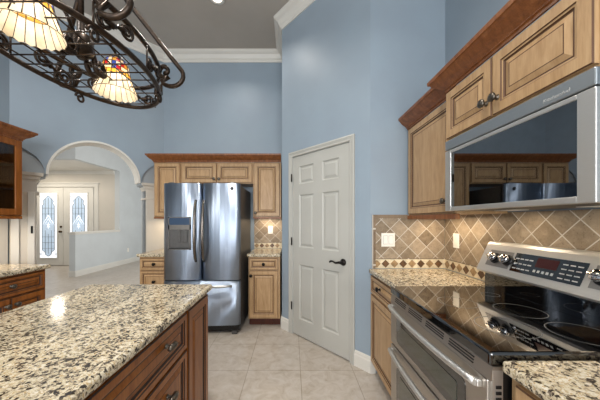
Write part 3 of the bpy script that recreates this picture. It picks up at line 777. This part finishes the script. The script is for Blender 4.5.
# ------------------------------------------------------------------ island
IX0, IX1, IY1 = -1.31, -0.516, 1.626; IF = -0.548
worktop('island_countertop', 'large speckled granite top on the cherry island in the foreground', IX0, IX1, -0.35, IY1, 0.014)
cabinet('island_cabinet', 'cherry island drawer bank with wide drawers facing the range', (IF, 0.33), PI/2, 0.938, 0.70, 0, CB-0.002,
        [('drawer', 0.012, 0.93, 0.672, 0.848, [0.26, 0.72], 0.785), ('drawer', 0.012, 0.93, 0.40, 0.66, [0.26, 0.73], 0.565), ('drawer', 0.012, 0.93, 0.115, 0.388, [0.26, 0.73], 0.27)], 'cherry', 0.10, 'pull')
cabinet('island_cabinet', 'cherry island end cabinet with one tall panel door nearest the refrigerator', (IF, 1.27), PI/2, 0.325, 0.70, 0, CB-0.002,
        [('door', 0.012, 0.305, 0.115, 0.848, None, 0)], 'cherry', 0.10)

# ------------------------------------------------------------------ left wall: base and glass cabinet
LFX = -2.305
cabinet('base_cabinet', 'cherry cabinet with one drawer over two doors along the left edge', (LFX, 1.74), PI/2, 0.595, LFX-LX-0.002, 0, CB-0.002,
        [('drawer', 0.012, 0.575, 0.69, 0.848, 0.293, 0.775), ('door', 0.012, 0.288, 0.115, 0.68, 0.258, 0.62), ('door', 0.298, 0.575, 0.115, 0.68, 0.328, 0.62)], 'cherry', 0.10, 'pewter')
worktop('countertop', 'granite top on the cherry cabinet at the left edge', LX+0.002, -2.27, 1.2, 2.36)
t = thing('glass_cabinet', 'cherry wall cabinet with a glass door at the left edge', 'cabinet', (-2.60, 1.72, UZ0), PI/2)
W_, D_, H_ = 0.68, 0.345, 0.715
link('body', MB().box(0, 0.018, 0, D_, 0, H_).box(W_-0.018, W_, 0, D_, 0, H_).box(0, W_, 0, D_, 0, 0.018).box(0, W_, 0, D_, H_-0.018, H_).box(0, W_, D_-0.01, D_, 0, H_), 'cherry', t)
for z in (0.25, 0.48): link('shelf', MB().box(0.019, W_-0.019, 0.03, D_-0.012, z, z+0.018), 'cherry', t)
df = MB()
for a, b_ in ((0.01, 0.068), (W_-0.068, W_-0.01)): df.box(a, b_, -0.022, -0.001, 0.005, H_-0.005, 0.004)
for a, b_ in ((0.005, 0.063), (H_-0.063, H_-0.005)): df.box(0.066, W_-0.066, -0.022, -0.001, a, b_, 0.004)
dg = link('door', df, 'cherry', t)
link('glass', MB().box(0.066, W_-0.066, -0.013, -0.009, 0.06, H_-0.06), 'glassc', dg)
link('light_rail', MB().box(0, W_, -0.014, 0.02, -0.03, -0.001, 0.004).box(W_-0.02, W_, 0.02, D_, -0.03, -0.001), 'cherry', t)
lc = [(o_, z-2.086+H_+0.001) for o_, z in cprof]
mb = MB(); mb.sweep([(0, -0.004), (W_, -0.004), (W_, D_)], lc)
link('crown', mb, 'crown', t)

# ------------------------------------------------------------------ chandelier over the island
RA, RB = 0.42, 0.254; Z0, Z1 = 1.99, 2.105
OX, OY = -0.91, 1.08
t = thing('chandelier', 'dark iron oval pot-rack chandelier with two stained-glass shades over the island', 'chandelier', (OX, OY, Z0))
def ell(a, k=1.0): return (RB*k*math.cos(a), RA*k*math.sin(a))
mb = MB(); N = 64
for z, k, r in ((0, 1.0, 0.0115),): mb.tube([ell(2*PI*i/N, k)+(z,) for i in range(N)], r, 8, closed=True)
link('lower_ring', mb, 'iron', t)
link('upper_ring', MB().tube([ell(2*PI*i/N)+(Z1-Z0,) for i in range(N)], 0.0115, 8, closed=True), 'iron', t)
# wire grid inside the lower ring
mb = MB(); y = -RA+0.05
while y < RA-0.02:
    h = RB*math.sqrt(max(0, 1-(y/RA)**2)); dd = abs(abs(y)-0.213); c_ = math.sqrt(0.092**2-dd*dd) if dd < 0.092 else 0
    if c_:
        mb.tube([(-h, y, 0.0), (-c_, y, 0.0)], 0.003, 6); mb.tube([(c_, y, 0.0), (h, y, 0.0)], 0.003, 6)
    else: mb.tube([(-h, y, 0.0), (h, y, 0.0)], 0.003, 6)
    y += 0.062
x = -RB+0.045
while x < RB-0.02:
    h = RA*math.sqrt(max(0, 1-(x/RB)**2)); c_ = math.sqrt(0.092**2-x*x) if abs(x) < 0.092 else 0
    if c_:
        for a, b_ in ((-h, -0.213-c_), (-0.213+c_, 0.213-c_), (0.213+c_, h)):
            if b_ > a+0.01: mb.tube([(x, a, 0.004), (x, b_, 0.004)], 0.003, 6)
    else: mb.tube([(x, -h, 0.004), (x, h, 0.004)], 0.003, 6)
    x += 0.083
link('wire_grid', mb, 'iron', t)
# scrolls and leaves between the rings
def spiral(c, r0, r1, a0, turns, n=26):
    return [(c[0]+(r0+(r1-r0)*k/n)*math.cos(a0+turns*2*PI*k/n), c[1]+(r0+(r1-r0)*k/n)*math.sin(a0+turns*2*PI*k/n)) for k in range(n+1)]
def leaf(mb, p, d, n, L, W):
    p, d, n = Vector(p), Vector(d).normalized(), Vector(n).normalized(); s = d.cross(n).normalized()
    row = [(0, .1), (.2, .7), (.35, .55), (.5, 1), (.65, .6), (.8, .45), (1, .02)]
    f = []
    for (u, wv) in row:
        c = p+d*L*u+n*(0.12*L*math.sin(PI*u))
        f.append([mb.b.verts.new(c+s*W*wv-n*0.004), mb.b.verts.new(c+n*0.004), mb.b.verts.new(c-s*W*wv-n*0.004), mb.b.verts.new(c-n*0.006)])
    for a, b_ in zip(f, f[1:]):
        for k in range(4): mb.face([a[k], a[(k+1) % 4], b_[(k+1) % 4], b_[k]], 0, True)
    mb.face(f[0]); mb.face(f[-1])
hz = Z1-Z0
NS = 10
for i in range(NS):
    a = 2*PI*(i+0.5)/NS
    p = Vector(ell(a)+(0,)); tn = Vector((-RB*math.sin(a), RA*math.cos(a), 0)).normalized(); nn = Vector((tn.y, -tn.x, 0))
    mb = MB(); L = 0.085
    def w3(u, z): return p+tn*u+Vector((0, 0, z))
    sp = spiral((-L*0.55, hz*0.36), 0.008, 0.033, 0.5, 1.6)
    s2 = spiral((L*0.55, hz*0.64), 0.008, 0.033, 0.5+PI, 1.6)
    mb.tube([w3(u, z) for u, z in sp+s2[::-1]], 0.006, 6)
    mb.tube([w3(-L*1.05, 0.0), w3(-L*1.05, hz)], 0.004, 6)
    leaf(mb, w3(0.0, hz*0.5)+nn*0.006, tn+Vector((0, 0, 0.4)), nn, 0.05, 0.018)
    leaf(mb, w3(0.0, hz*0.5)+nn*0.006, -tn+Vector((0, 0, -0.4)), nn, 0.05, 0.018)
    link('scroll', mb, 'iron', t)
# four S-shaped hanging rods with curled ends
for sx in (-1, 1):
    for sy in (-1, 1):
        y = 0.24 if sy > 0 else -0.21
        xr = RB*math.sqrt(1-(y/RA)**2)
        c = (xr+0.066, hz-0.03)
        curl = [(c[0]-0.036+(0.010+0.026*k/16)*math.cos(-1.2-2.3*PI*(1-k/16)+0.3), hz-0.005+(0.010+0.026*k/16)*math.sin(-1.2-2.3*PI*(1-k/16)+0.3)) for k in range(17)]
        big = [(c[0]+0.062*math.cos(q), c[1]+0.055*math.sin(q)) for q in [-2.6+0.28*k for k in range(12)]]
        rod = curl+big
        ex, ez = rod[-1]
        rod += [(ex+(0.10-ex)*s, ez+(0.40-ez)*s) for s in (0.25, 0.5, 0.75, 1.0)]+[(0.06, 0.47), (0.03, 0.56), (0.015, 0.66)]
        n = len(rod)
        pts = []
        for k, (x, z) in enumerate(rod):
            f = 0 if z < 0.12 else min(1, (z-0.12)/0.5)
            pts.append((sx*x, y*(1-f)+0.012*sy*f, z))
        link('hanging_rod', MB().tube(pts, 0.0115, 8), 'iron', t)
        # foot scroll under the ring
        s3 = spiral((0, -0.026), 0.008, 0.028, 1.2, 1.3, 16)
        p = Vector((sx*xr, y, 0)); tn = Vector((0, sy, 0))
        link('foot_scroll', MB().tube([p+Vector((0, u, z-0.006)) for u, z in s3], 0.006, 6), 'iron', t)
# stem, hub and canopy
st = MB().tube([(0, 0, 0.12), (0, 0, CZ-Z0-0.03)], 0.010, 10); st.lathe([(0.02, 0.62), (0.035, 0.65), (0.035, 0.69), (0.02, 0.72)], (0, 0, 0), seg=14)
link('stem', st, 'iron', t)
link('canopy', MB().lathe([(0.012, -0.06), (0.03, -0.04), (0.06, -0.02), (0.065, -0.001)], (0, 0, CZ-Z0), seg=20), 'iron', t)
link('hub', MB().lathe([(0.012, 0.02), (0.02, 0.03), (0.042, 0.045), (0.044, 0.05), (0.044, 0.11), (0.038, 0.118), (0.016, 0.125), (0.016, 0.18)], (0, 0, 0), seg=20), 'iron', t)
for sy in (-1, 1):
    for sx in (-1, 1):
        s = spiral((0.075, 0.035), 0.008, 0.034, 0.4, 1.7, 24)
        pts = [(0.03, 0.10), (0.05, 0.10)] + [(0.11, 0.05)]
        pp = [(0.02, 0.09), (0.035, 0.06), (0.05, 0.02)]+[(0.085+0.034*math.cos(q), 0.012+0.034*math.sin(q)) for q in [PI*1.05+0.35*k for k in range(8)]]+[(0.085+0.016*math.cos(q), 0.016+0.016*math.sin(q)) for q in [PI*0.2+0.5*k for k in range(7)]]
        link('hub_scroll', MB().tube([(sx*0.018, sy*u, z+0.02) for u, z in pp], 0.011, 8), 'iron', t)
    LY = sy*0.213
    arm = [(0, sy*0.03, 0.10), (0, sy*0.07, 0.155), (0, sy*0.12, 0.19), (0, sy*0.17, 0.20), (0, sy*0.205, 0.19), (0, LY, 0.165)]
    am = link('lamp_arm', MB().tube(arm, 0.007, 8), 'iron', t)
    link('socket_cap', MB().lathe([(0.012, 0.172), (0.03, 0.166), (0.036, 0.152), (0.036, 0.146)], (0, LY, 0), seg=16), 'iron', am)
    # bell shade of leaded art glass: rows x gores
    prof_ = [(0.036, 0.150), (0.049, 0.138), (0.056, 0.120), (0.059, 0.098), (0.062, 0.078), (0.068, 0.055), (0.077, 0.028), (0.088, 0.0), (0.096, -0.018)]
    G = 20; mb = MB(); rings = []
    for ri, (r, z) in enumerate(prof_):
        row = []
        for k in range(G*2):
            a = 2*PI*k/(G*2); sc = 1.0
            zz = z
            if ri == len(prof_)-1: zz = z-(0.008 if k % 2 else 0.0)
            row.append(mb.b.verts.new((r*math.cos(a), LY+r*math.sin(a), zz)))
        rings.append(row)
    rnd = random.Random(3+sy)
    for ri in range(len(prof_)-1):
        for k in range(G*2):
            g_ = k//2
            if ri <= 0: mi = rnd.choice([2, 2, 4])
            elif ri in (1, 2): mi = [3, 1, 4, 1, 3, 2, 0, 4, 1, 2][(g_+ri*3) % 10]
            elif ri == 3: mi = [0, 1, 4, 1, 3][(g_*2) % 5]
            elif ri == 4: mi = 2
            else: mi = 1 if g_ % 3 else 0
            mb.face([rings[ri][k], rings[ri][(k+1) % (G*2)], rings[ri+1][(k+1) % (G*2)], rings[ri+1][k]], mi, True)
    sh = link('lamp_shade', mb, ['shade_cream', 'shade_white', 'shade_yel', 'shade_red', 'shade_blue'], t, 'lit stained-glass bell shade')
    mb = MB()
    for k in range(G):
        a = 2*PI*k/G
        mb.tube([(r*1.012*math.cos(a), LY+r*1.012*math.sin(a), z) for r, z in prof_[4 if k % 2 else 0:]], 0.002, 5)
    for ri in (1, 2, 3, 4, 5, 8):
        r, z = prof_[ri]; mb.tube([(r*1.012*math.cos(2*PI*k/32), LY+r*1.012*math.sin(2*PI*k/32), z-(0.004 if ri == 8 else 0)) for k in range(32)], 0.0014, 5, closed=True)
    link('leading', mb, 'iron', sh)
    link('bulb', MB().lathe([(0.012, 0.145), (0.014, 0.12), (0.024, 0.09), (0.028, 0.07), (0.022, 0.05), (0.006, 0.042)], (0, LY, 0), seg=14), 'bulb', am)
    point('lamp_bulb_light', (OX, OY+LY, Z0+0.02), 1.0, (1, 0.88, 0.72), 0.03)
